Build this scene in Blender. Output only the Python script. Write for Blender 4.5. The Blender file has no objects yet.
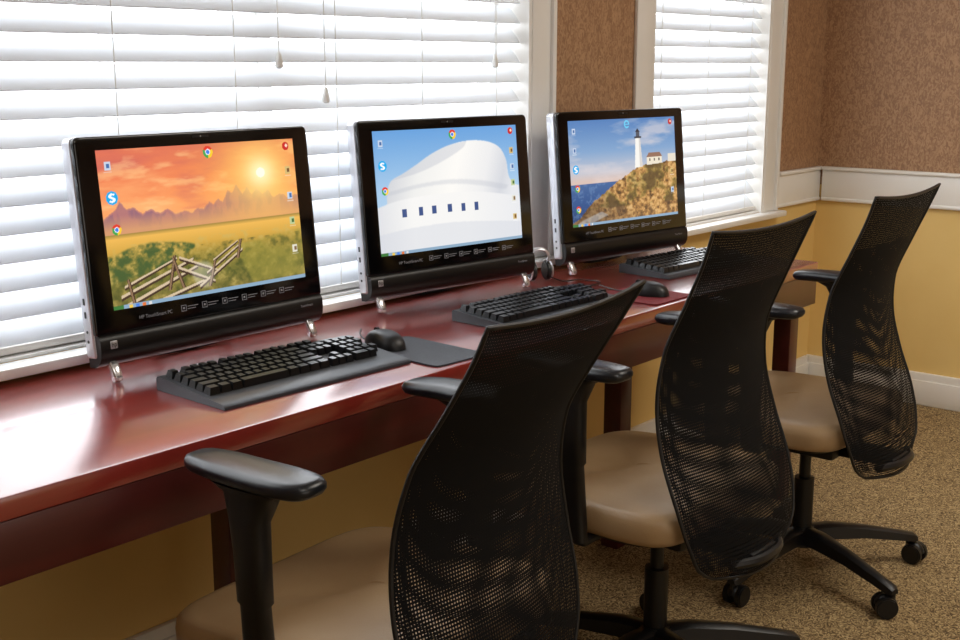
import bpy, bmesh, math, random
import numpy as np
from mathutils import Matrix, Vector
random.seed(3); rng=np.random.RandomState(5)
S=bpy.context.scene
S.view_settings.view_transform='Standard'
COL=S.collection
def srgb(r,g,b):
    def f(c):
        c/=255.0
        return c/12.92 if c<=.04045 else ((c+.055)/1.055)**2.4
    return (f(r),f(g),f(b),1)
# ---------------- materials
def mat(name,color,rough=.5,metal=0,coat=0,spec=None,emis=None,estr=0):
    m=bpy.data.materials.new(name); m.use_nodes=True
    b=m.node_tree.nodes['Principled BSDF']
    b.inputs['Base Color'].default_value=color
    b.inputs['Roughness'].default_value=rough
    b.inputs['Metallic'].default_value=metal
    b.inputs['Coat Weight'].default_value=coat
    b.inputs['Coat Roughness'].default_value=.16
    if spec is not None: b.inputs['Specular IOR Level'].default_value=spec
    if emis: b.inputs['Emission Color'].default_value=emis; b.inputs['Emission Strength'].default_value=estr
    return m
def N(m,t,**k):
    n=m.node_tree.nodes.new(t)
    for a,b in k.items(): setattr(n,a,b)
    return n
def L(m,a,b): m.node_tree.links.new(a,b)
def ramp(m,stops):
    r=N(m,'ShaderNodeValToRGB'); e=r.color_ramp.elements
    while len(e)<len(stops): e.new(.5)
    for i,(p,c) in enumerate(stops): e[i].position=p; e[i].color=c
    return r
def noise_mat(name,stops,scale,rough=.6,detail=4,coord='Object',mapping=(1,1,1),bump=0,distort=0,coat=0,nrough=.5,bscale=None):
    m=mat(name,stops[0][1],rough,coat=coat); b=m.node_tree.nodes['Principled BSDF']
    tc=N(m,'ShaderNodeTexCoord'); mp=N(m,'ShaderNodeMapping'); mp.inputs['Scale'].default_value=mapping
    L(m,tc.outputs[coord],mp.inputs[0]); n=N(m,'ShaderNodeTexNoise'); n.inputs['Scale'].default_value=scale
    n.inputs['Detail'].default_value=detail; n.inputs['Distortion'].default_value=distort; n.inputs['Roughness'].default_value=nrough
    L(m,mp.outputs[0],n.inputs[0]); r=ramp(m,stops); L(m,n.outputs[0],r.inputs[0]); L(m,r.outputs[0],b.inputs['Base Color'])
    if bump:
        bp=N(m,'ShaderNodeBump'); bp.inputs['Strength'].default_value=bump; bp.inputs['Distance'].default_value=.004
        src=n.outputs[0]
        if bscale:
            n2=N(m,'ShaderNodeTexNoise'); n2.inputs['Scale'].default_value=bscale; n2.inputs['Detail'].default_value=3
            L(m,mp.outputs[0],n2.inputs[0]); src=n2.outputs[0]
        L(m,src,bp.inputs['Height']); L(m,bp.outputs[0],b.inputs['Normal'])
    return m
M_paper=noise_mat('wallpaper',[(.38,srgb(146,109,80)),(.48,srgb(160,122,90)),(.54,srgb(172,134,100)),(.64,srgb(182,144,108))],85,.55,3,mapping=(1,1,.6),distort=1.5,nrough=.5,bump=.04)
M_yellow=noise_mat('yellow_paint',[(.3,srgb(230,195,122)),(.7,srgb(236,204,132))],3,.6,bump=.05,bscale=300)
M_white=noise_mat('white_trim_paint',[(.3,srgb(236,234,229)),(.7,srgb(242,240,236))],4,.35)
M_ceil=noise_mat('ceiling_paint',[(.3,srgb(235,232,225)),(.7,srgb(240,238,232))],20,.8)
M_carpet=noise_mat('carpet_weave',[(.41,srgb(86,66,40)),(.48,srgb(124,100,63)),(.53,srgb(156,131,90)),(.61,srgb(188,163,118))],46,.95,4,distort=4.5,nrough=.5,bump=.6)
M_wood=noise_mat('cherry_wood',[(.3,srgb(134,38,31)),(.5,srgb(140,42,34)),(.7,srgb(148,48,38))],5,.3,5,mapping=(.25,4,4),distort=.4,coat=1.0)
M_wood.node_tree.nodes['Principled BSDF'].inputs['Coat IOR'].default_value=1.85
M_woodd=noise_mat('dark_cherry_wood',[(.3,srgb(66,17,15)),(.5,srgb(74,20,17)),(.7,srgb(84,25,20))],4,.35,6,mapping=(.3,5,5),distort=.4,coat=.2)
M_black=noise_mat('black_plastic',[(.3,srgb(9,9,11)),(.7,srgb(14,14,16))],40,.42)
M_arm=noise_mat('armrest_rubber',[(.3,srgb(20,22,27)),(.7,srgb(26,29,35))],30,.3)
M_gloss=mat('glossy_black_glass',srgb(5,5,7),.1,coat=.3)
M_matte=mat('matte_black_grille',srgb(9,8,9),.4)
M_silver=mat('brushed_silver',srgb(205,206,212),.28,.6)
M_chrome=mat('chrome_foot',srgb(222,222,226),.2,.8)
M_vinyl=noise_mat('tan_vinyl',[(.3,srgb(172,141,102)),(.7,srgb(182,152,114))],8,.4,bump=.12,bscale=350)
M_key=mat('keycap_black',srgb(16,17,20),.3)
M_kbd=noise_mat('keyboard_body',[(.3,srgb(56,60,66)),(.7,srgb(64,68,74))],30,.35)
M_pad=noise_mat('mouse_pad_cloth',[(.3,srgb(56,60,68)),(.7,srgb(66,70,78))],200,.6)
M_redpad=noise_mat('red_pad_cloth',[(.3,srgb(104,20,26)),(.7,srgb(120,26,32))],200,.7)
M_print=mat('bezel_print',srgb(140,140,145),.5,emis=srgb(140,140,145),estr=.2)  # unlit print, given a faint glow to brighten it on the bezel
M_cord=mat('blind_cord',srgb(235,235,232),.6)
M_slat=bpy.data.materials.new('white_slat'); M_slat.use_nodes=True
nt=M_slat.node_tree; b=nt.nodes['Principled BSDF']; b.inputs['Base Color'].default_value=(.81,.84,.88,1); b.inputs['Roughness'].default_value=.4
tr=N(M_slat,'ShaderNodeBsdfTranslucent'); tr.inputs[0].default_value=(.9,.94,1,1); mx=N(M_slat,'ShaderNodeMixShader'); mx.inputs[0].default_value=.11
L(M_slat,b.outputs[0],mx.inputs[1]); L(M_slat,tr.outputs[0],mx.inputs[2]); L(M_slat,mx.outputs[0],nt.nodes['Material Output'].inputs[0])
def fabric(name,pitch,lo,hi,z0,z1):
    m=mat(name,srgb(7,7,9),.8); nt=m.node_tree; b=nt.nodes['Principled BSDF']; b.inputs['Specular IOR Level'].default_value=.2
    uv=N(m,'ShaderNodeUVMap'); sp=N(m,'ShaderNodeSeparateXYZ'); L(m,uv.outputs[0],sp.inputs[0])
    def sinof(sock):
        a=N(m,'ShaderNodeMath',operation='MULTIPLY'); a.inputs[1].default_value=math.pi/pitch; L(m,sock,a.inputs[0])
        s=N(m,'ShaderNodeMath',operation='SINE'); L(m,a.outputs[0],s.inputs[0]); return s.outputs[0]
    p=N(m,'ShaderNodeMath',operation='MULTIPLY'); L(m,sinof(sp.outputs[0]),p.inputs[0]); L(m,sinof(sp.outputs[1]),p.inputs[1])
    mr=N(m,'ShaderNodeMapRange'); mr.inputs['From Min'].default_value=z0; mr.inputs['From Max'].default_value=z1
    mr.inputs['To Min'].default_value=lo; mr.inputs['To Max'].default_value=hi; L(m,sp.outputs[1],mr.inputs['Value'])
    g=N(m,'ShaderNodeMath',operation='GREATER_THAN'); ab=N(m,'ShaderNodeMath',operation='ABSOLUTE'); L(m,p.outputs[0],ab.inputs[0])
    L(m,ab.outputs[0],g.inputs[0]); L(m,mr.outputs[0],g.inputs[1])
    t=N(m,'ShaderNodeBsdfTransparent'); mx=N(m,'ShaderNodeMixShader'); L(m,g.outputs[0],mx.inputs[0]); L(m,b.outputs[0],mx.inputs[1]); L(m,t.outputs[0],mx.inputs[2])
    L(m,mx.outputs[0],nt.nodes['Material Output'].inputs[0]); return m
M_net=fabric('back_net',.0054,.54,.97,.50,.78)
M_net2=fabric('back_net_inner',.0062,.46,.90,.55,.78)
M_scr=bpy.data.materials.new('screen_glow'); M_scr.use_nodes=True
b=M_scr.node_tree.nodes['Principled BSDF']; at=N(M_scr,'ShaderNodeAttribute'); at.attribute_name='Col'
b.inputs['Base Color'].default_value=(.01,.01,.01,1); b.inputs['Roughness'].default_value=.15
L(M_scr,at.outputs['Color'],b.inputs['Emission Color']); b.inputs['Emission Strength'].default_value=1.05
# ---------------- mesh helpers
def finish(name,bm,mats,parent=None,smooth=True,ang=35,M=None,recalc=True):
    me=bpy.data.meshes.new(name)
    if M is not None: bm.transform(M)
    if recalc: bmesh.ops.recalc_face_normals(bm,faces=bm.faces[:])
    bm.to_mesh(me); bm.free()
    if not isinstance(mats,(list,tuple)): mats=[mats]
    for m in mats: me.materials.append(m)
    if smooth:
        me.polygons.foreach_set('use_smooth',[True]*len(me.polygons)); me.set_sharp_from_angle(angle=math.radians(ang))
    o=bpy.data.objects.new(name,me); COL.objects.link(o)
    if parent: o.parent=parent
    return o
def empty(name,loc=(0,0,0),rz=0,label=None,cat=None,group=None):
    e=bpy.data.objects.new(name,None); e.empty_display_size=.1; COL.objects.link(e); e.location=loc; e.rotation_euler=(0,0,rz)
    if label: e['label']=label
    if cat: e['category']=cat
    if group: e['group']=group
    return e
def merge(bm,tmp,mi=0):
    for f in tmp.faces: f.material_index=mi
    me=bpy.data.meshes.new('tmp'); tmp.to_mesh(me); tmp.free(); bm.from_mesh(me); bpy.data.meshes.remove(me)
def box(bm,c,s,bev=0,seg=2,M=None,mi=0,taper=None):
    t=bmesh.new(); bmesh.ops.create_cube(t,size=1)
    for v in t.verts:
        v.co=Vector((v.co.x*s[0],v.co.y*s[1],v.co.z*s[2]))
        if taper and v.co.z>0: v.co.x-=math.copysign(taper,v.co.x); v.co.y-=math.copysign(taper,v.co.y)
    if bev: bmesh.ops.bevel(t,geom=t.edges[:],offset=bev,segments=seg,profile=.5,affect='EDGES')
    t.transform(Matrix.Translation(c))
    if M is not None: t.transform(M)
    merge(bm,t,mi)
def lim(bm,a,b,bev=0,mi=0,seg=2):
    box(bm,[(a[i]+b[i])/2 for i in range(3)],[abs(b[i]-a[i]) for i in range(3)],bev,seg,mi=mi)
def cyl(bm,p0,p1,r0,r1=None,seg=20,mi=0,bev=0):
    r1=r0 if r1 is None else r1; p0=Vector(p0);p1=Vector(p1); d=p1-p0
    t=bmesh.new(); bmesh.ops.create_cone(t,cap_ends=True,segments=seg,radius1=r0,radius2=r1,depth=d.length)
    if bev:
        es=[e for e in t.edges if any(len(f.verts)>4 for f in e.link_faces)]
        bmesh.ops.bevel(t,geom=es,offset=bev,segments=2,affect='EDGES')
    t.transform(Matrix.Translation((p0+p1)/2)@Vector((0,0,1)).rotation_difference(d).to_matrix().to_4x4())
    merge(bm,t,mi)
def loft(bm,rings,mi=0,cap=True,closed=False):
    t=bmesh.new(); vs=[[t.verts.new(p) for p in r] for r in rings]; n=len(rings[0]); m=len(rings)
    for i in range(m if closed else m-1):
        a=vs[i];b=vs[(i+1)%m]
        for j in range(n): t.faces.new((a[j],a[(j+1)%n],b[(j+1)%n],b[j]))
    if cap and not closed: t.faces.new(vs[0][::-1]); t.faces.new(vs[-1])
    merge(bm,t,mi)
def tube(bm,pts,r,seg=8,closed=False,mi=0,flat=1.0):
    pts=[Vector(p) for p in pts]; n=len(pts); rings=[]; up=None
    for i in range(n):
        if closed: d=pts[(i+1)%n]-pts[i-1]
        else: d=pts[min(i+1,n-1)]-pts[max(i-1,0)]
        d.normalize()
        if up is None: up=d.orthogonal().normalized()
        up=(up-d*up.dot(d)).normalized(); s=d.cross(up)
        rings.append([pts[i]+up*math.cos(2*math.pi*k/seg)*r+s*math.sin(2*math.pi*k/seg)*r*flat for k in range(seg)])
    loft(bm,rings,mi,True,closed)
def cat(pts,k=8):
    pts=[Vector(p) for p in pts]; out=[]
    P=[pts[0]*2-pts[1]]+pts+[pts[-1]*2-pts[-2]]
    for i in range(1,len(P)-2):
        for j in range(k):
            t=j/k; a,b,c,d=P[i-1:i+3]
            out.append(.5*((2*b)+(c-a)*t+(2*a-5*b+4*c-d)*t*t+(3*b-a-3*c+d)*t**3))
    out.append(pts[-1]); return out
def sup(w,d,z,n=4,seg=40,cx=0,cy=0,bow=0):
    r=[]
    for k in range(seg):
        a=2*math.pi*k/seg; c=math.cos(a); s=math.sin(a)
        x=math.copysign(abs(c)**(2/n),c)*w; y=math.copysign(abs(s)**(2/n),s)*d
        r.append(Vector((cx+x,cy+y,z+bow*(y/d)**2*(-1 if y>0 else .3))))
    return r
def text(name,body,size,m,parent,M):
    cu=bpy.data.curves.new('txt','FONT'); cu.body=body; cu.size=size; cu.align_x='LEFT'
    o=bpy.data.objects.new('txt',cu); COL.objects.link(o); bpy.context.view_layer.update()
    me=bpy.data.meshes.new_from_object(o.evaluated_get(bpy.context.evaluated_depsgraph_get()))
    bpy.data.objects.remove(o); me.name=name; me.transform(M); me.materials.clear(); me.materials.append(m)
    q=bpy.data.objects.new(name,me); COL.objects.link(q); q.parent=parent; return q
def clone(o,parent=None):
    c=o.copy(); COL.objects.link(c)
    if parent: c.parent=parent; c.matrix_parent_inverse=o.matrix_parent_inverse.copy()
    for ch in o.children: clone(ch,c)
    return c
# ---------------- room
XL,XR,YB,YW,ZC=-2.6,4.70,-2.9,2.10,2.6
RAILT,RAILB=.925,.785
def struct(o,lab=None):
    o['kind']='structure'
    if lab: o['label']=lab
    return o
bm=bmesh.new(); lim(bm,(XL-.15,YB-.15,-.1),(XR+.15,YW+.18,0)); struct(finish('floor',bm,M_carpet,smooth=False),'brown and gold mottled looped carpet')
bm=bmesh.new(); lim(bm,(XL-.15,YB-.15,ZC),(XR+.15,YW+.18,ZC+.1)); struct(finish('ceiling',bm,M_ceil,smooth=False),'plain off-white ceiling')
W=[(.08,2.74),(3.38,4.20)]; ZS,ZT=.78,2.25; T=.18
bm=bmesh.new()
xs=[XL-.15,W[0][0],W[0][1],W[1][0],W[1][1],XR+.15]
for i in range(5):
    a,b_=xs[i],xs[i+1]
    if i in(1,3):
        lim(bm,(a,YW,0),(b_,YW+T,ZS),mi=0); lim(bm,(a,YW,ZT),(b_,YW+T,ZC),mi=1)
    else:
        lim(bm,(a,YW,0),(b_,YW+T,.85),mi=0); lim(bm,(a,YW,.85),(b_,YW+T,ZC),mi=1)
struct(finish('wall_back',bm,[M_yellow,M_paper],smooth=False),'window wall, brown patterned wallpaper above yellow paint')
for nm,a,b_ in(('wall_right',(XR,YB-.15),(XR+.15,YW)),('wall_left',(XL-.15,YB-.15),(XL,YW)),('wall_front',(XL,YB-.15),(XR,YB))):
    bm=bmesh.new(); lim(bm,(a[0],a[1],0),(b_[0],b_[1],.85),mi=0); lim(bm,(a[0],a[1],.85),(b_[0],b_[1],ZC),mi=1)
    struct(finish(nm,bm,[M_yellow,M_paper],smooth=False),'wall with brown wallpaper above yellow painted lower part')
def railprofile(bm,a,b_,axis):
    if axis=='x':
        lim(bm,(a,YW-.014,RAILB),(b_,YW,RAILT),.004); lim(bm,(a,YW-.024,RAILT-.015),(b_,YW,RAILT),.006); lim(bm,(a,YW-.018,RAILB),(b_,YW,RAILB+.015),.005)
    else:
        lim(bm,(XR-.014,a,RAILB),(XR,b_,RAILT),.004); lim(bm,(XR-.024,a,RAILT-.015),(XR,b_,RAILT),.006); lim(bm,(XR-.018,a,RAILB),(XR,b_,RAILB+.015),.005)
bm=bmesh.new(); railprofile(bm,4.32,XR,'x'); struct(finish('trim_1',bm,M_white),'white chair rail on the window wall')
bm=bmesh.new(); railprofile(bm,2.85,3.28,'x'); struct(finish('trim_2',bm,M_white),'white chair rail between the windows')
bm=bmesh.new(); railprofile(bm,YB,YW-.025,'y'); struct(finish('trim_3',bm,M_white),'white chair rail on the end wall')
bm=bmesh.new(); lim(bm,(XR-.016,YB,0),(XR,YW,.13),.004); lim(bm,(XR-.022,YB,.0),(XR,YW,.10),.004); struct(finish('baseboard_right',bm,M_white),'tall white baseboard')
bm=bmesh.new(); lim(bm,(XL,YW-.016,0),(XR-.025,YW,.13),.004); lim(bm,(XL,YW-.022,.0),(XR-.025,YW,.10),.004); struct(finish('baseboard_back',bm,M_white),'tall white baseboard under the desk')
def window(n,x0,x1,units):
    bm=bmesh.new(); cw=.10
    for a,b_ in((x0-cw,x0),(x1,x1+cw)):
        lim(bm,(a,YW-.014,ZS),(b_,YW-.0005,ZT+cw),.003)
    lim(bm,(x0-cw,YW-.016,ZT),(x1+cw,YW-.0005,ZT+cw),.003)
    lim(bm,(x1+cw-.018,YW-.026,ZS),(x1+cw,YW-.001,ZT+cw),.004)
    lim(bm,(x0,YW-.01,ZS),(x0+.012,YW+T,ZT)); lim(bm,(x1-.012,YW-.01,ZS),(x1,YW+T,ZT)); lim(bm,(x0,YW-.01,ZT-.012),(x1,YW+T,ZT))
    lim(bm,(x0-cw-.02,YW-.055,ZS-.022),(x1+cw+.02,YW-.0005,ZS),.006); lim(bm,(x0,YW-.002,ZS-.0),(x1,YW+T,ZS+.006))
    for (a,b_) in units:
        fw=.035; y0,y1=YW+.10,YW+.14
        for u,v in((a,a+fw),(b_-fw,b_)): lim(bm,(u,y0,ZS),(v,y1,ZT),.003)
        for u,v in((ZS+.006,ZS+.05),(1.50,1.54),(ZT-.045,ZT-.012)): lim(bm,(a+fw,y0,u),(b_-fw,y1,v),.003)
    for i in range(len(units)-1):
        lim(bm,(units[i][1],YW+.095,ZS),(units[i+1][0],YW+T,ZT))
    return struct(finish('window_%d'%n,bm,M_white),'white wooden window frame with casing and sill')
u1=[(.08+.014,.958),(.965,1.845),(1.852,2.74-.014)]; u2=[(3.394,4.186)]
window(1,.08,2.74,u1); window(2,3.38,4.20,u2)
def blind(x0,x1,lab,tass,nl):
    yc=YW+.042; cx=(x0+x1)/2; e=empty('window_blind',(cx,yc,ZS),label=lab,cat='window blind',group='white slatted window blinds'); w=(x1-x0)/2-.001
    bm=bmesh.new(); z=.045; tilt=math.radians(48); R=Matrix.Rotation(tilt,4,'X')
    while z<1.40:
        rings=[]
        for x in(-w,w):
            top=[];bot=[]
            for k in range(6):
                y=-.0315+.063*k/5; c=.0015*(1-(y/.0315)**2)
                top.append(Vector((x,y,c+.0015))); bot.append(Vector((x,y,c-.0015)))
            rings.append([Matrix.Translation((0,0,z))@(R@p) for p in top+bot[::-1]])
        loft(bm,rings); z+=.0535
    finish('slats',bm,M_slat,e,ang=50)
    bm=bmesh.new(); lim(bm,(-w,-.03,1.41),(w,.03,1.455),.004); finish('headrail',bm,M_white,e)
    bm=bmesh.new(); lim(bm,(-w,-.028,.008),(w,.028,.024),.004); finish('bottom_rail',bm,M_white,e)
    bm=bmesh.new()
    for k in range(nl):
        f=-1+ (2*k+.45)/(nl-.55)*1.0 if nl>1 else 0
        for yy in(-.025,.025): cyl(bm,(f*w*.97,yy,.02),(f*w*.97,yy,1.42),.0013,seg=6)
    finish('ladder_cord',bm,M_cord,e)
    for x,zz in tass:
        x-=cx
        bm=bmesh.new(); cyl(bm,(x,-.034,zz),(x,-.034,1.42),.0013,seg=6)
        rings=[[Vector((x+r*math.cos(a*math.pi/6),-.034+r*math.sin(a*math.pi/6),zz+h)) for a in range(12)] for r,h in((.002,.0),(.005,-.006),(.009,-.025),(.009,-.034),(.004,-.038))]
        loft(bm,rings); finish('pull_cord',bm,M_cord,e)
    return e
blind(u1[0][0],u1[2][1],'wide white slatted blind with hanging pull cords',[(1.83,.58),(1.97,.50),(2.60,.58)],9)
blind(*u2[0],'white wide-slat blind in the narrow window',[],3)
# ---------------- desk
FY,BY=1.50,2.085; X0,X1=-.35,3.40
e=empty('desk',(1.5,1.8,0),label='long cherry-red wooden desk with deep front apron',cat='desk')
def dfin(n,bm,m=None,**k): return finish(n,bm,m or M_wood,e,M=Matrix.Translation((-1.5,-1.8,0)),**k)
bm=bmesh.new(); lim(bm,(X0,FY,.714),(X1,2.04,.75),.004); lim(bm,(X0,2.035,.714),(X1,BY-.008,.75)); dfin('desktop',bm)
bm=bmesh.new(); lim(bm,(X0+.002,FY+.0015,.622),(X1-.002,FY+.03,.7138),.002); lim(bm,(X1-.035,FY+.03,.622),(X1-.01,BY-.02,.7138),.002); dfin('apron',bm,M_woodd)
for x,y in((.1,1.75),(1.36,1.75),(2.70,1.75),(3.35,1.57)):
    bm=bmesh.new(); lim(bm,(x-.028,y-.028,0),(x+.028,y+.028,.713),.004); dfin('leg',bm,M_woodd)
# ---------------- screens painting
PW,PH=360,226
FX,FY_=np.meshgrid(np.linspace(0,1,PW),np.linspace(0,1,PH))
def vnoise(sx,sy,oct=4,seed=0):
    r=np.random.RandomState(seed); out=np.zeros((PH,PW)); amp=1;tot=0
    for o in range(oct):
        gx,gy=int(sx*2**o)+2,int(sy*2**o)+2; g=r.rand(gy,gx)
        u=FX*(gx-1.001); v=FY_*(gy-1.001); iu=u.astype(int); iv=v.astype(int); fu=u-iu; fv=v-iv
        fu=fu*fu*(3-2*fu); fv=fv*fv*(3-2*fv)
        out+=amp*((g[iv,iu]*(1-fu)+g[iv,iu+1]*fu)*(1-fv)+(g[iv+1,iu]*(1-fu)+g[iv+1,iu+1]*fu)*fv); tot+=amp; amp*=.55
    return out/tot
def C(*c): return np.array(c)/255.0
def mixm(img,mask,col):
    mask=np.clip(mask,0,1)[...,None]; img[:]=img*(1-mask)+np.asarray(col)*mask
def poly(pts):
    ins=np.zeros((PH,PW),bool); n=len(pts)
    for i in range(n):
        x1,y1=pts[i][0],pts[i][1]; x2,y2=pts[(i+1)%n][0],pts[(i+1)%n][1]
        if y1==y2: continue
        c=((FY_>=min(y1,y2))&(FY_<max(y1,y2))); xi=x1+(FY_-y1)*(x2-x1)/(y2-y1); ins^=(c&(FX<xi))
    return ins.astype(float)
def curve(pts): return [(p.x,p.y) for p in cat([(a,b,0) for a,b in pts],8)]
def soft(m,k=2):
    for _ in range(k):
        m=(m+np.roll(m,1,0)+np.roll(m,-1,0)+np.roll(m,1,1)+np.roll(m,-1,1))/5
    return m
def grad(stops,t):
    out=np.zeros(t.shape+(3,)); xs_=[s[0] for s in stops]
    for k in range(3): out[...,k]=np.interp(t,xs_,[s[1][k] for s in stops])
    return out
def disc(cx,cy,r): return (((FX-cx)*1.6)**2+(FY_-cy)**2<r*r).astype(float)
def chrome(img,cx,cy,r=.034):
    ang=np.arctan2(FY_-cy,(FX-cx)*1.6); d=disc(cx,cy,r)
    mixm(img,d*((ang<-.5)&(ang>-2.7)),C(225,60,45)); mixm(img,d*((ang>=-.5)&(ang<1.5)),C(250,205,50)); mixm(img,d*((ang>=1.5)|(ang<=-2.7)),C(60,165,80))
    mixm(img,disc(cx,cy,r*.5),C(255,255,255)); mixm(img,disc(cx,cy,r*.38),C(70,130,230))
def eicon(img,cx,cy,r=.034):
    d=disc(cx,cy,r)*(1-disc(cx,cy,r*.6)); d=d*(1-((FX>cx)&(FY_>cy+r*.12)&(FY_<cy+r*.5)))
    mixm(img,d,C(110,205,240)); mixm(img,((abs(FX-cx)<r/1.7)&(abs(FY_-cy)<r*.14)).astype(float),C(110,205,240))
def skype(img,cx,cy,r=.043):
    mixm(img,disc(cx,cy,r),C(0,170,235)); w=C(255,255,255)
    for k in range(30):
        t=k/29; y=cy-r*.55+r*1.1*t; x=cx-r*.26*math.sin(math.pi*2*t)
        mixm(img,disc(x,y,r*.16),w)
    mixm(img,disc(cx+r*.2,cy-r*.5,r*.15),w); mixm(img,disc(cx-r*.2,cy+r*.5,r*.15),w)
def fico(img,cx,cy,c1,c2):
    mixm(img,((abs(FX-cx)<.014)&(abs(FY_-cy)<.026)).astype(float),c1); mixm(img,((abs(FX-cx-.003)<.007)&(abs(FY_-cy)<.014)).astype(float),c2)
    mixm(img,((abs(FX-cx)<.018)&(abs(FY_-cy-.038)<.004)).astype(float)*.5,C(245,245,245))
VC=[((225,222,205),(130,100,70)),((214,186,120),(120,84,50)),((200,214,230),(70,110,170)),((190,205,150),(70,110,60))]
def icons(img,left,right,top='c'):
    for y,k in left:
        if k=='s': skype(img,.05,y)
        elif k=='c': chrome(img,.055,y)
        else: fico(img,.045,y,C(200,212,230),C(70,110,170))
    for i,(y,k) in enumerate(right):
        if k=='r': mixm(img,disc(.955,y,.03),C(205,40,40)); mixm(img,disc(.96,y-.004,.012),C(255,220,200))
        else: fico(img,.955,y,C(*VC[i%4][0]),C(*VC[i%4][1]))
    (chrome if top=='c' else eicon)(img,.53,.055,.040)
    mixm(img,(FY_>.976).astype(float),C(140,170,195)); mixm(img,((FY_>.976)&(FX<.045)).astype(float),C(60,120,60))
    for k in range(4): mixm(img,((FY_>.98)&(abs(FX-.08-.03*k)<.008)).astype(float),[C(240,200,80),C(80,130,220),C(230,120,60),C(220,220,220)][k])
def s1():
    n1=vnoise(3,9,5,1); n2=vnoise(5,5,5,2); n3=vnoise(34,26,4,3); n5=vnoise(6,16,5,21)
    im=grad([(0,C(222,116,88)),(.2,C(240,134,88)),(.4,C(252,164,102)),(.5,C(252,188,126))],FY_)
    mixm(im,np.clip((n1-.5)*3,0,1)*.75*(FY_<.5),C(255,188,124)); mixm(im,np.clip((.48-n1)*4,0,1)*.6*(FY_<.42),C(204,100,94)); mixm(im,np.clip((n5-.56)*6,0,1)*.5*(FY_<.45),C(255,208,146))
    d=np.sqrt(((FX-.80)*1.4)**2+(FY_-.22)**2)
    xs2=[0,.03,.06,.08,.11,.14,.18,.22,.26,.30,.34,.38,.42,.45,.48,.51,.53,.56,.58,.61,.635,.66,.69,.715,.74,.77,.80,.83,.86,.90,.94,1]
    ys2=[.43,.40,.37,.33,.38,.365,.42,.395,.425,.405,.44,.425,.445,.415,.43,.38,.41,.37,.40,.32,.345,.285,.35,.31,.36,.325,.375,.34,.40,.375,.41,.39]
    rid=np.interp(FX,xs2,ys2)+(vnoise(60,2,3,4)-.5)*.02
    mixm(im,soft(((FY_>rid)&(FY_<.56)).astype(float),1)*.9,C(172,114,120)); mixm(im,((FY_>rid+.012)&(FY_<.56)).astype(float)*np.clip((vnoise(30,9,3,9)-.45)*6,0,1)*.55,C(132,96,120))
    mixm(im,np.clip((FY_-.41)/.1,0,1)*(FY_<.56)*.9,C(218,158,110))
    mixm(im,np.exp(-(d/.42)**2)*.6*(FY_<.56),C(255,190,90)); mixm(im,np.exp(-(d/.22)**2)*.75*(FY_<.56),C(255,216,120)); mixm(im,np.exp(-(d/.10)**2),C(255,246,190)); mixm(im,(d<.034).astype(float),C(255,252,230))
    f=grad([(.52,C(128,112,58)),(.56,C(238,184,88)),(.64,C(214,168,74)),(.72,C(158,138,62)),(.85,C(118,114,54)),(1,C(134,120,62))],FY_)
    mk=(FY_>.53).astype(float); im[:]=im*(1-mk[...,None])+f*mk[...,None]
    mixm(im,mk*np.clip((n3-.5)*4,0,1)*(FY_>.66)*.6,C(64,74,36)); mixm(im,mk*np.clip((.46-n3)*5,0,1)*(FY_>.6)*.55,C(204,178,100))
    mixm(im,soft(poly(curve([(0,.68),(.12,.62),(.25,.61),(.42,.66),(.3,.74),(.16,.8),(0,.84)])),3)*np.clip((n3-.3)*3,0,.9),C(70,94,52))
    mixm(im,soft(poly([(.62,.7),(1,.64),(1,.97),(.7,.97)]),5)*np.clip((n2-.35)*3,0,.6),C(156,146,64))
    def rail(a,b0,c,d0,t0,t1,col): mixm(im,poly([(a,b0-t0),(c,d0-t1),(c,d0+t1),(a,b0+t0)]),col)
    cols=[C(72,52,40),C(146,116,88),C(212,190,158)]
    for a,b0,c,d0,t in((.04,1.0,.42,.80,.019),(.04,.93,.40,.75,.017),(.06,.87,.32,.73,.013),(.14,1.02,.46,.90,.018),(.30,.78,.50,.92,.017),(.33,.73,.52,.85,.014),(.42,.94,.66,.73,.016),(.46,.86,.65,.695,.012),(.50,.78,.64,.67,.009)):
        rail(a,b0+.006,c,d0+.004,t,t*.7,cols[0]); rail(a,b0-.003,c,d0-.003,t*.55,t*.4,cols[2])
    for a,b0,c,d0 in((.27,.93,.31,.71),(.34,.93,.30,.72),(.47,.95,.51,.78),(.10,1.0,.08,.82),(.63,.79,.655,.66)):
        mixm(im,poly([(a-.009,b0),(a+.009,b0),(c+.007,d0),(c-.007,d0)]),cols[0]); mixm(im,poly([(a-.006,b0),(a+.003,b0),(c+.002,d0),(c-.005,d0)]),cols[1])
    mixm(im,soft(poly(curve([(.38,.83),(.42,.78),(.48,.79),(.50,.86),(.47,.95),(.41,.93),(.38,.83)])),6)*.35,C(236,234,226))  # soft pale glare, a screen reflection painted into the picture
    icons(im,[(.1,'f'),(.30,'s'),(.50,'c')],[(.05,'r'),(.22,'f'),(.40,'f'),(.58,'f'),(.78,'f')]); return im
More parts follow.
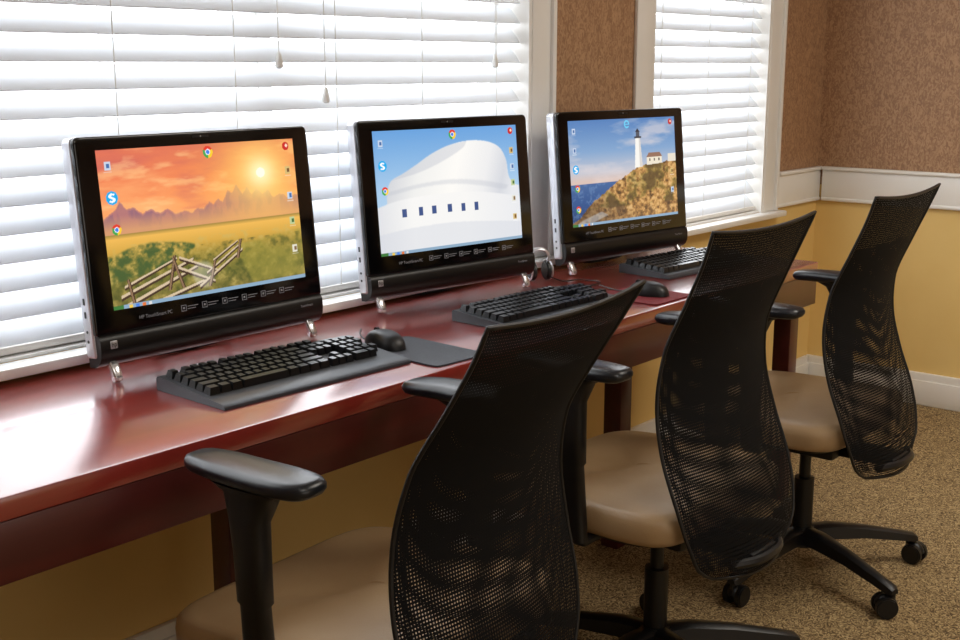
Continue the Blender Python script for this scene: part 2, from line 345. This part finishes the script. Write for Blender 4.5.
def s2():
    im=grad([(0,C(104,160,218)),(.5,C(168,202,232)),(1,C(196,218,238))],FY_)
    out=curve([(.06,.60),(.07,.48),(.10,.40),(.18,.35),(.28,.28),(.38,.205),(.50,.145),(.63,.115),(.76,.125),(.86,.18),(.91,.29),(.925,.44),(.96,.51),(1,.53)])
    big=soft(poly(out+[(1,1),(.06,1)]),1)
    sh=grad([(0,C(206,208,214)),(.22,C(236,236,234)),(.5,C(248,246,242)),(.75,C(234,234,235)),(.9,C(210,213,220)),(1,C(226,228,232))],np.clip((FX-.07)*1.1+(FY_-.4)*.25,0,1))
    im[:]=im*(1-big[...,None])+sh*big[...,None]
    up=curve([(.10,.40),(.18,.35),(.28,.28),(.38,.205),(.50,.145),(.63,.115)]); dn=curve([(.63,.115),(.60,.17),(.52,.23),(.40,.30),(.26,.36),(.10,.40)])
    mixm(im,soft(poly(up+dn),2)*.4,C(184,188,200))
    arc=curve([(.075,.49),(.25,.45),(.45,.43),(.62,.44),(.78,.475),(.92,.52)]); arc2=curve([(.92,.52),(.88,.55),(.74,.51),(.58,.475),(.42,.465),(.26,.48),(.075,.52),(.075,.49)])
    mixm(im,soft(poly(arc+arc2),4)*.35,C(186,190,200))
    low=curve([(0,.61),(.12,.57),(.30,.545),(.5,.54),(.7,.555),(.86,.59),(1,.63)])
    mixm(im,soft(poly(low+[(1,1),(0,1)]),1),C(243,242,240))
    mixm(im,poly(low+[(1,1),(0,1)])*np.clip(.5-FX*2.2,0,.45),C(200,204,214)); mixm(im,poly(low+[(1,1),(0,1)])*np.clip((FX-.6)*1.2,0,.45),C(214,218,228))
    lw2=curve([(0,.83),(.2,.80),(.5,.79),(.8,.82),(1,.85)]); mixm(im,soft(poly(lw2+[(1,1),(0,1)]),2)*.45,C(206,210,220))
    for x in(.17,.28,.37,.48,.575,.67): mixm(im,((abs(FX-x)<.015)&(abs(FY_-.665-.03*abs(x-.4))<.034)).astype(float),C(66,86,136))
    icons(im,[(.1,'f'),(.28,'s'),(.48,'c')],[(.05,'r'),(.22,'f'),(.36,'f'),(.50,'f'),(.64,'f'),(.80,'f')]); return im
def s3():
    n1=vnoise(3,8,5,11); n3=vnoise(40,30,4,12); n4=vnoise(10,8,4,13)
    im=grad([(0,C(84,128,186)),(.3,C(130,164,204)),(.5,C(196,196,206)),(.58,C(214,190,180))],FY_)
    mixm(im,np.clip((n1-.5)*4,0,1)*.6*(FY_<.6),C(226,214,214))
    mk=(FY_>.6).astype(float); f=grad([(.6,C(70,104,156)),(.8,C(50,84,138)),(1,C(36,64,110))],FY_); im[:]=im*(1-mk[...,None])+f*mk[...,None]; mixm(im,mk*np.clip((n3-.56)*4,0,.4),C(120,150,190))
    cp=curve([(.0,.97),(.06,.92),(.12,.86),(.18,.79),(.26,.73),(.34,.665),(.43,.60),(.52,.54),(.62,.485),(.74,.46),(.87,.45),(1,.43)])
    rg=(vnoise(50,3,3,31)-.5)*.03
    cl=np.clip(((FY_+rg)>np.interp(FX,[q[0] for q in cp],[q[1] for q in cp])).astype(float),0,1)
    c=grad([(.2,C(84,64,44)),(.4,C(150,110,66)),(.52,C(190,142,84)),(.65,C(214,170,108)),(1,C(232,196,142))],n3); im[:]=im*(1-cl[...,None])+c*cl[...,None]
    mixm(im,cl*np.clip((n4-.48)*4,0,.6)*(FY_<.85),C(124,118,56)); mixm(im,cl*np.clip((n4-.58)*6,0,.6),C(84,62,46))
    mixm(im,cl*np.clip((.5-FX)*1.2+(FY_-.8)*1.2,0,.5),C(60,46,40))
    mixm(im,soft(poly([(.0,1),(.1,.94),(.26,.88),(.32,.92),(.2,.97),(.15,1)]),2)*.5,C(200,206,214))
    mixm(im,poly([(.592,.49),(.608,.19),(.652,.19),(.668,.48)]),C(244,242,236)); mixm(im,poly([(.64,.48),(.638,.19),(.652,.19),(.668,.48)])*.6,C(196,190,186))
    mixm(im,poly([(.597,.20),(.597,.18),(.663,.18),(.663,.20)]),C(60,60,66)); mixm(im,poly([(.613,.18),(.613,.135),(.647,.135),(.647,.18)]),C(84,88,98)); mixm(im,poly([(.607,.135),(.63,.10),(.653,.135)]),C(50,50,56))
    mixm(im,poly([(.71,.47),(.71,.39),(.86,.39),(.86,.46)]),C(236,226,206)); mixm(im,poly([(.705,.395),(.73,.35),(.84,.35),(.865,.395)]),C(148,112,94)); mixm(im,poly([(.92,.45),(.92,.37),(1,.37),(1,.45)]),C(230,222,206))
    for x in(.74,.785,.83): mixm(im,((abs(FX-x)<.006)&(abs(FY_-.42)<.012)).astype(float),C(90,78,74))
    icons(im,[(.1,'f'),(.28,'f'),(.46,'s'),(.64,'c'),(.84,'c')],[(.05,'r'),(.55,'f'),(.74,'f')],'e'); return im
# ---------------- computers
SW,SH=.474,.295
def computer(loc,rz,img,lab):
    e=empty('all_in_one_computer',loc,rz,lab,'computer'); lean=math.radians(5.5)
    F=Matrix.Translation((0,0,.030))@Matrix.Rotation(-lean,4,'X')
    hw,H=.280,.424
    def slab(y0,y1,x,z0,z1,rt,rb,edge):
        def ring(y,ins):
            pts=[]
            for cx,cz,r,a0 in((x-ins,z1-ins,rt,0),(-x+ins,z1-ins,rt,90),(-x+ins,z0+ins,rb,180),(x-ins,z0+ins,rb,270)):
                sx=1 if cx>0 else -1; sz=1 if a0<180 else -1
                for k in range(9):
                    a=math.radians(a0+90*k/8); pts.append(Vector((cx-sx*r+math.cos(a)*r,y,cz-sz*r+math.sin(a)*r)))
            return pts
        return [ring(y0,edge),ring(y0+edge*.3,edge*.3),ring(y0+edge,0),ring(y1-edge,0),ring(y1-edge*.3,edge*.3),ring(y1,edge)]
    bm=bmesh.new(); loft(bm,slab(.004,.034,hw,.018,H,.012,.005,.004))
    for z in(.05,.068): cyl(bm,(-hw-.0008,.020,z),(-hw+.001,.020,z),.003,seg=12,mi=1)
    for z in(.10,.125): box(bm,(-hw-.0002,.020,z),(.0014,.005,.012),0,mi=1)
    finish('housing',bm,[M_silver,M_matte],e,M=F,ang=45)
    bm=bmesh.new()
    loft(bm,[[Vector((x,y,z)) for x,z in((-a,c),(a,c),(a,d),(-a,d))] for y,a,c,d in((.031,.22,.03,.40),(.056,.2,.05,.37),(.070,.16,.08,.32))]); finish('rear_cover',bm,M_matte,e,M=F)
    bm=bmesh.new(); loft(bm,slab(-.007,.006,hw-.001,.060,H-.0005,.012,.004,.003)); finish('bezel',bm,M_gloss,e,M=F,ang=45)
    bm=bmesh.new()
    prof=[(.061,-.0045),(.057,-.009),(.050,-.0115),(.034,-.0115),(.020,-.009),(.010,-.003),(.003,.006),(.0,.016),(.001,.028)]
    loft(bm,[[Vector((-hw+.004,y0,z)),Vector((hw-.004,y0,z)),Vector((hw-.004,.032,z)),Vector((-hw+.004,.032,z))] for z,y0 in prof])
    finish('speaker_bar',bm,M_matte,e,M=F,ang=50)
    bm=bmesh.new(); lim(bm,(-.02,-.0085,H-.013),(.02,-.0065,H-.008)); cyl(bm,(0,-.0092,H-.0105),(0,-.0065,H-.0105),.0015,seg=12,mi=1); finish('webcam',bm,[M_matte,M_silver],e,M=F)
    zc=H-.026-SH
    me=bpy.data.meshes.new('display')
    X=(FX-.5)*SW; Z=zc+(1-FY_)*SH
    co=np.stack([X,np.full_like(X,-.0078),Z],-1).reshape(-1,3); Fm=np.array(F); co=co@Fm[:3,:3].T+Fm[:3,3]
    idx=np.arange(PW*PH).reshape(PH,PW); q=np.stack([idx[1:,:-1],idx[1:,1:],idx[:-1,1:],idx[:-1,:-1]],-1).reshape(-1,4)
    me.vertices.add(len(co)); me.vertices.foreach_set('co',co.ravel()); me.loops.add(q.size); me.loops.foreach_set('vertex_index',q.ravel().astype(np.int32))
    me.polygons.add(len(q)); me.polygons.foreach_set('loop_start',np.arange(0,q.size,4,dtype=np.int32)); me.update(calc_edges=True); me.validate()
    ca=me.color_attributes.new('Col','FLOAT_COLOR','POINT'); im=np.clip(img,0,1); lin=np.where(im<=.04045,im/12.92,((im+.055)/1.055)**2.4)
    ca.data.foreach_set('color',np.concatenate([lin,np.ones((PH,PW,1))],-1).ravel().astype(np.float32)); me.materials.append(M_scr)
    o=bpy.data.objects.new('display',me); COL.objects.link(o); o.parent=e
    T=lambda x,z: F@Matrix.Translation((x,-.0075,z))@Matrix.Rotation(math.pi/2,4,'X')
    text('brand_text','HP TouchSmart PC',.0095,M_print,e,T(-.185,.079))
    bm=bmesh.new()
    for k in range(6):
        x=-.088+.050*k; zo=-.008
        for a,b_ in(((x,.086),(x+.012,.0870)),((x,.097),(x+.012,.098)),((x,.086),(x+.001,.098)),((x+.011,.086),(x+.012,.098)),((x+.004,.090),(x+.008,.094)),((x+.015,.0938),(x+.040,.0950)),((x+.015,.089),(x+.034,.0902))):
            lim(bm,(a[0],-.0078,a[1]+zo),(b_[0],-.007,b_[1]+zo))
    finish('feature_icons',bm,M_print,e,smooth=False,M=F)
    text('model_text','TouchSmart',.007,M_print,e,F@Matrix.Translation((.212,-.0122,.040))@Matrix.Rotation(math.pi/2,4,'X'))
    bm=bmesh.new(); box(bm,(-.248,-.0108,.041),(.015,.004,.015),.0014); lg=finish('logo_badge',bm,M_silver,e,M=F)
    text('logo_text','hp',.012,M_matte,lg,F@Matrix.Translation((-.2541,-.0131,.0378))@Matrix.Rotation(math.pi/2,4,'X'))
    for sx in(-1,1):
        x=sx*(hw-.035); bm=bmesh.new()
        loft(bm,[sup(w_,d_,z_,3,20,cx=x,cy=y_) for w_,d_,z_,y_ in((.006,.007,.001,-.006),(.0095,.010,.004,-.006),(.010,.0095,.014,-.004),(.010,.009,.026,.002),(.011,.010,.038,.010))])
        finish('foot',bm,M_chrome,e,ang=60)
    bm=bmesh.new(); tube(bm,cat([(-.08,.058,.1),(-.085,.085,.04),(-.08,.10,.0085),(.08,.10,.0085),(.085,.085,.04),(.08,.058,.1)],5),.005,8); finish('rear_stand',bm,M_matte,e)
    return e
DZ=.7508
computer((1.480,1.914,DZ),math.radians(0),s1(),'black all-in-one touchscreen computer showing a sunset mountain wallpaper')
computer((2.252,1.950,DZ),math.radians(-7),s2(),'black all-in-one touchscreen computer showing a curved white building wallpaper')
computer((2.970,1.903,DZ),math.radians(-7),s3(),'black all-in-one touchscreen computer showing a lighthouse wallpaper')
# ---------------- keyboards
ROWS=[[(1,'k')]+[(.5,'g')]+[(1,'k')]*4+[(.4,'g')]+[(1,'k')]*4+[(.4,'g')]+[(1,'k')]*4+[(.25,'g')]+[(1,'k')]*3,
 [(1,'k')]*13+[(1.9,'k'),(.25,'g')]+[(1,'k')]*3+[(.25,'g')]+[(1,'k')]*4,
 [(1.5,'k')]+[(1,'k')]*12+[(1.4,'k'),(.25,'g')]+[(1,'k')]*3+[(.25,'g')]+[(1,'k')]*4,
 [(1.8,'k')]+[(1,'k')]*11+[(2.1,'k'),(3.5,'g')]+[(1,'k')]*3,
 [(2.3,'k')]+[(1,'k')]*10+[(2.6,'k'),(1.25,'g'),(1,'k'),(1.25,'g')]+[(1,'k')]*4,
 [(1.3,'k')]*3+[(5.6,'k')]+[(1.3,'k')]*4+[(.2,'g')]+[(1,'k')]*3+[(.25,'g'),(2,'k'),(1,'k')]]
KW,KD=.45,.158
def keyboard(loc,rz,lab,single,rest):
    e=empty('keyboard',loc,rz,lab,'keyboard',None); R=Matrix.Rotation(math.radians(5),4,'X')
    bm=bmesh.new(); y0,y1=-KD/2-rest,KD/2
    prof=[(y0,.0),(y0,.005),(y0+.006,.009),(-KD/2-.004,.012),(-KD/2+.002,.0125),(y1-.004,.026),(y1,.022),(y1,.0)]
    loft(bm,[[Vector((x,y,z)) for y,z in prof] for x in(-KW/2,KW/2)])
    lim(bm,(.12,y1-.012,.025),(.19,y1-.005,.0275),.0005,mi=1); finish('keyboard_body',bm,[M_kbd,M_key],e,ang=30)
    u=.0190; bmk=bmesh.new(); i=0
    for r,row in enumerate(ROWS):
        x=-KW/2+.010; y=KD/2-.024-r*.0222-(0 if r==0 else .003)
        z=.0195+(y+KD/2)*.087
        for w,k in row:
            if k=='k':
                i+=1; M=Matrix.Translation((x+w*u/2,y,z))@R
                if single and i<=100:
                    b2=bmesh.new(); box(b2,(0,0,0),(w*u-.0018,.0195,.0135),0,1,taper=.0028); o=finish('key',b2,M_key,e,smooth=False); o.matrix_local=M
                else: box(bmk,(0,0,0),(w*u-.0018,.0195,.0135),0,1,M=M,taper=.0028)
            x+=w*u
    o=finish('keys',bmk,M_key,e,smooth=False); o['kind']='stuff'
    bm=bmesh.new(); tube(bm,cat([(0,y1-.003,.012),(.01,y1+.03,.004),(.05,y1+.06,.0035),(.12,y1+.10,.0035)],6),.0022,6); finish('cable',bm,M_black,e)
    return e
keyboard((1.470,1.716,DZ),math.radians(-2),'black keyboard with gray palm rest beside a mouse pad',True,.045)
keyboard((2.27,1.70,DZ),math.radians(-2),'black keyboard on the middle of the desk',False,.015)
keyboard((3.07,1.76,DZ),math.radians(-4),'black keyboard near the end of the desk',False,.015)
def mousething(loc,rz,lab):
    e=empty('computer_mouse',loc,rz,lab,'mouse'); bm=bmesh.new(); rings=[]
    for k in range(9):
        t=k/8*math.pi/2; z=.034*math.sin(t)**.9+.0006; s=max(math.cos(t)**.55,.02)
        rings.append([Vector((p.x,p.y+.006*(1-s),z*(1-.25*(p.y/.06)**2) if k else z)) for p in sup(.031*s,.054*s,0,2.5,28)])
    loft(bm,rings); finish('mouse_body',bm,M_black,e,ang=60)
    bm=bmesh.new(); cyl(bm,(-.003,.028,.029),(.003,.028,.029),.008,seg=16); finish('scroll_wheel',bm,M_matte,e)
    bm=bmesh.new(); tube(bm,cat([(0,.05,.01),(0,.075,.003),(.02,.12,.003),(.05,.16,.003)],5),.0018,6); finish('cable',bm,M_black,e)
    return e
def pad(loc,rz,w,d,m,lab):
    bm=bmesh.new(); loft(bm,[sup(w/2,d/2,z,14,56) for z in(0,.003)]); o=finish('mouse_pad',bm,m); o.location=loc; o.rotation_euler=(0,0,rz); o['label']=lab; o['category']='mouse pad'; return o
pad((1.776,1.635,DZ),math.radians(-3),.150,.24,M_pad,'thin dark gray mouse pad beside a keyboard')
mousething((1.752,1.715,DZ+.0035),math.radians(-10),'black computer mouse resting on a gray pad')
pad((2.59,1.61,DZ),0,.18,.19,M_redpad,'thin dark red mouse pad')
mousething((2.60,1.60,DZ+.0035),math.radians(10),'black computer mouse resting on a red pad')
# ---------------- headset
e=empty('headset',(2.600,1.95,DZ),math.radians(-30),'small silver and black headset standing on the desk','headset')
for sx in(-1,1):
    bm=bmesh.new(); x=sx*.022
    cyl(bm,(x-.007,0,.028),(x+.007,0,.028),.026,seg=28,bev=.003); o=finish('ear_cup',bm,M_black,e)
    bm=bmesh.new(); ring=[(x+sx*.008,.023*math.cos(a*math.pi/16),.028+.023*math.sin(a*math.pi/16)) for a in range(32)]; tube(bm,ring,.003,6,closed=True); finish('rim',bm,M_silver,o)
bm=bmesh.new(); tube(bm,cat([(-.025,0,.05),(-.027,.0,.068),(-.016,0,.084),(0,0,.088),(.016,0,.084),(.027,0,.068),(.025,0,.05)],6),.0035,8,flat=1.8); finish('headband',bm,M_silver,e)
bm=bmesh.new(); tube(bm,cat([(.02,-.024,.014),(.05,-.05,.004),(.10,-.04,.003),(.14,-.09,.003),(.09,-.13,.003),(.0,-.12,.003),(-.05,-.17,.003)],7),.0018,6); finish('cable',bm,M_black,e)
# ---------------- chair
def ip(z,zs,vs):
    zs=np.array(zs);vs=np.array(vs); m=np.gradient(vs,zs); i=int(np.clip(np.searchsorted(zs,z)-1,0,len(zs)-2)); h=zs[i+1]-zs[i]; t=(z-zs[i])/h
    return float((2*t**3-3*t*t+1)*vs[i]+(t**3-2*t*t+t)*h*m[i]+(-2*t**3+3*t*t)*vs[i+1]+(t**3-t*t)*h*m[i+1])
ZK=[.345,.365,.42,.50,.60,.70,.80,.90,.98,1.035]
HK=[.145,.182,.214,.228,.228,.216,.202,.196,.198,.206]
YK=[-.255,-.253,-.242,-.218,-.180,-.158,-.164,-.192,-.215,-.228]
ZTOP=1.035
def bp(s,z,off=0):
    hw=ip(z,ZK,HK); y=ip(z,ZK,YK); r=min(1,max(0,(z-.80)/.23))
    return Vector((s*hw,y+.036*s*s*(1-.85*r)+off*(1-s**4),z-.012*(1-s*s)*r*r+ (-.012*(1-s*s) if z<.4 else 0)))
def netsheet(z0,z1,off,m,parent,nm):
    bm=bmesh.new(); nu,nv=20,48; uvl=bm.loops.layers.uv.new('UVMap'); g=[];uvs={}
    for j in range(nv+1):
        z=z0+(z1-z0)*j/nv; row=[]
        for i in range(nu+1):
            s=-1+2*i/nu; v=bm.verts.new(bp(s,z,off)); uvs[v]=(s*ip(z,ZK,HK),z); row.append(v)
        g.append(row)
    for j in range(nv):
        for i in range(nu):
            f=bm.faces.new((g[j][i],g[j][i+1],g[j+1][i+1],g[j+1][i]))
            for l in f.loops: l[uvl].uv=uvs[l.vert]
    return finish(nm,bm,m,parent,ang=180)
LAB=['black mesh-back office chair with tan seat, reclined and turned slightly','black mesh-back office chair with tan seat pushed to desk','black mesh-back office chair with tan seat at desk end']
ch=empty('office_chair',(0,0,0),0,LAB[0],'chair','mesh-back office chairs at the desk')
bm=bmesh.new(); cyl(bm,(0,0,.075),(0,0,.125),.045,.036,24,bev=.004)
BA=math.radians(31)
for k in range(5):
    a=BA+k*2*math.pi/5; R=Matrix.Rotation(a,4,'Z')
    rings=[]
    for r,z,w,h in((.02,.105,.030,.020),(.08,.108,.028,.019),(.18,.098,.022,.015),(.28,.080,.018,.012),(.325,.072,.018,.010),(.335,.068,.012,.006)):
        rings.append([R@Vector((r,y,zz)) for y,zz in((-w,z-h),(-w*.8,z+h*.6),(-w*.4,z+h),(w*.4,z+h),(w*.8,z+h*.6),(w,z-h))])
    loft(bm,rings)
base=finish('base',bm,M_black,ch,ang=40)
for k in range(5):
    a=BA+k*2*math.pi/5; bm=bmesh.new()
    for s in(-1,1): cyl(bm,(-.012,s*.008,.0275),(-.012,s*.026,.0275),.0272,seg=24,bev=.003)
    tb=bmesh.new(); bmesh.ops.create_uvsphere(tb,u_segments=16,v_segments=8,radius=.029); 
    bmesh.ops.bisect_plane(tb,geom=tb.verts[:]+tb.edges[:]+tb.faces[:],plane_co=(0,0,.002),plane_no=(0,0,-1),clear_outer=True)
    for v in tb.verts: v.co=Vector((v.co.x-.010,v.co.y*.75,v.co.z+.030))
    merge(bm,tb); cyl(bm,(.008,0,.04),(.008,0,.075),.006,seg=12)
    o=finish('caster',bm,M_black,base); o.matrix_local=Matrix.Translation((.32*math.cos(a),.32*math.sin(a),0))@Matrix.Rotation(a+1.1*(k-2),4,'Z')
bm=bmesh.new(); cyl(bm,(0,0,.12),(0,0,.26),.026,seg=24); cyl(bm,(0,0,.26),(0,0,.355),.015,seg=20); finish('gas_lift',bm,M_black,ch)
bm=bmesh.new(); lim(bm,(-.085,-.11,.345),(.085,.10,.392),.012); lim(bm,(-.05,-.255,.352),(.05,-.10,.374),.006)
tube(bm,cat([(-.10,-.23,.36),(-.04,-.260,.362),(.04,-.260,.362),(.10,-.23,.36)],4),.010,8); cyl(bm,(.08,.03,.37),(.27,.03,.365),.005,seg=10); box(bm,(.285,.03,.364),(.05,.028,.01),.004)
finish('tilt_mechanism',bm,M_black,ch)
bm=bmesh.new(); rings=[]
for w,d,z in((.19,.17,.392),(.225,.205,.398),(.238,.216,.412)): rings.append(sup(w,d,z,5,48,cy=.055,bow=.010))
loft(bm,rings); finish('seat_pan',bm,M_black,ch,ang=50)
bm=bmesh.new(); rings=[]
for w,d,z in((.240,.218,.410),(.252,.230,.415),(.258,.236,.428),(.259,.237,.450),(.257,.235,.464),(.250,.228,.4725),(.236,.214,.4765),(.18,.16,.478),(.10,.10,.4775),(.03,.03,.477)):
    rings.append(sup(w,d,z,6.5,64,cy=.055,bow=.012))
loft(bm,rings); finish('seat',bm,M_vinyl,ch,ang=60)
AU=.016
for sx in(-1,1):
    bm=bmesh.new(); X=sx*.278; rings=[]
    for z,w,d,cy in((.405,.016,.027,.02),(.44,.016,.027,.022),(.56,.0155,.025,.03),(.565,.0185,.029,.03),(.64,.0195,.030,.032),(.69,.0205,.033,.035),(.712+AU,.026,.048,.038),(.724+AU,.029,.075,.04)):
        rings.append(sup(w,d,z,3,24,cx=X-sx*(.010 if z>.7 else 0),cy=cy))
    loft(bm,rings)
    box(bm,(sx*.19,.02,.402),(.18,.05,.018),.006)
    a=finish('armrest',bm,M_black,ch,ang=50)
    bm=bmesh.new(); rings=[]; Xp=sx*.266
    for w,d,z in((.032,.120,.727),(.038,.129,.731),(.0405,.134,.738),(.0405,.134,.744),(.037,.130,.750),(.029,.121,.753),(.01,.08,.754)):
        r=sup(w,d,z+AU,3.4,44,cx=Xp,cy=.045)
        for p in r:
            f=(p.y-.045)/.14; p.x=Xp+(p.x-Xp)*(1-.12*f); p.z-=.014*max(0,f-.3)**2
            p.x-=sx*.012*max(f,0)**2
        rings.append(r)
    loft(bm,rings); finish('arm_pad',bm,M_arm,a,ang=60)
bm=bmesh.new(); pts=[]
zz=np.linspace(.345,ZTOP,44)
pts+=[bp(-1,z) for z in zz]; pts+=[bp(s,ZTOP) for s in np.linspace(-.92,.92,14)]; pts+=[bp(1,z) for z in zz[::-1]]; pts+=[bp(s,.345) for s in np.linspace(.9,-.9,10)]
tube(bm,pts,.0036,8,closed=True)
back=finish('backrest',bm,M_black,ch,ang=80)
netsheet(.345,ZTOP,0,M_net,back,'back_fabric'); netsheet(.36,.90,.028,M_net2,back,'lumbar_fabric')
def place(o,x,y,rz,lab): o.location=(x,y,0); o.rotation_euler=(0,0,math.radians(rz)); o['label']=lab
chairs=[ch,clone(ch),clone(ch)]
place(chairs[0],1.320,1.280,4,LAB[0]); place(chairs[1],2.128,1.268,-1,LAB[1]); place(chairs[2],2.882,1.275,0,LAB[2])
# nearest chair's back is reclined about the tilt pivot
pv=Matrix.Translation((0,-.12,.37)); back.matrix_local=Matrix.Translation((0.0,-.008,-.004))@pv@Matrix.Rotation(math.radians(9),4,'X')@pv.inverted()
# ---------------- lights
w=bpy.data.worlds.new('World'); S.world=w; w.use_nodes=True; bg=w.node_tree.nodes['Background']; bg.inputs[0].default_value=(.95,.975,1,1); bg.inputs[1].default_value=6.0
def area(n,loc,rot,sx,sy,power,color=(1,1,1),portal=False):
    l=bpy.data.lights.new(n,'AREA'); l.shape='RECTANGLE'; l.size=sx; l.size_y=sy; l.energy=power; l.color=color
    o=bpy.data.objects.new(n,l); COL.objects.link(o); o.location=loc; o.rotation_euler=rot
    if portal: l.cycles.is_portal=True
    return o
area('window_portal',(1.41,YW+T+.02,1.515),(-math.pi/2,0,0),2.66,1.47,1,portal=True)
area('window_portal',(3.79,YW+T+.02,1.515),(-math.pi/2,0,0),.82,1.47,1,portal=True)
area('ceiling_light',(.6,-.6,2.57),(0,0,0),1.2,1.2,16,(1,.95,.88))
area('ceiling_light',(3.2,0.0,2.57),(0,0,0),1.2,1.2,38,(1,.94,.84))
area('rear_fill_light',(.8,-2.8,1.3),(math.pi/2,0,0),3.0,1.6,18,(1,.97,.90))  # added soft fill from behind the camera; no window stands there
# ---------------- camera
cam=bpy.data.cameras.new('Camera'); cam.sensor_width=36; cam.lens=1200/960*36
co=bpy.data.objects.new('Camera',cam); COL.objects.link(co); S.camera=co
th=math.radians(39.74); p=math.radians(12.0)
d=Vector((math.cos(th)*math.cos(p),math.sin(th)*math.cos(p),-math.sin(p)))
co.location=(0,0,1.33); co.rotation_euler=d.to_track_quat('-Z','Y').to_euler()
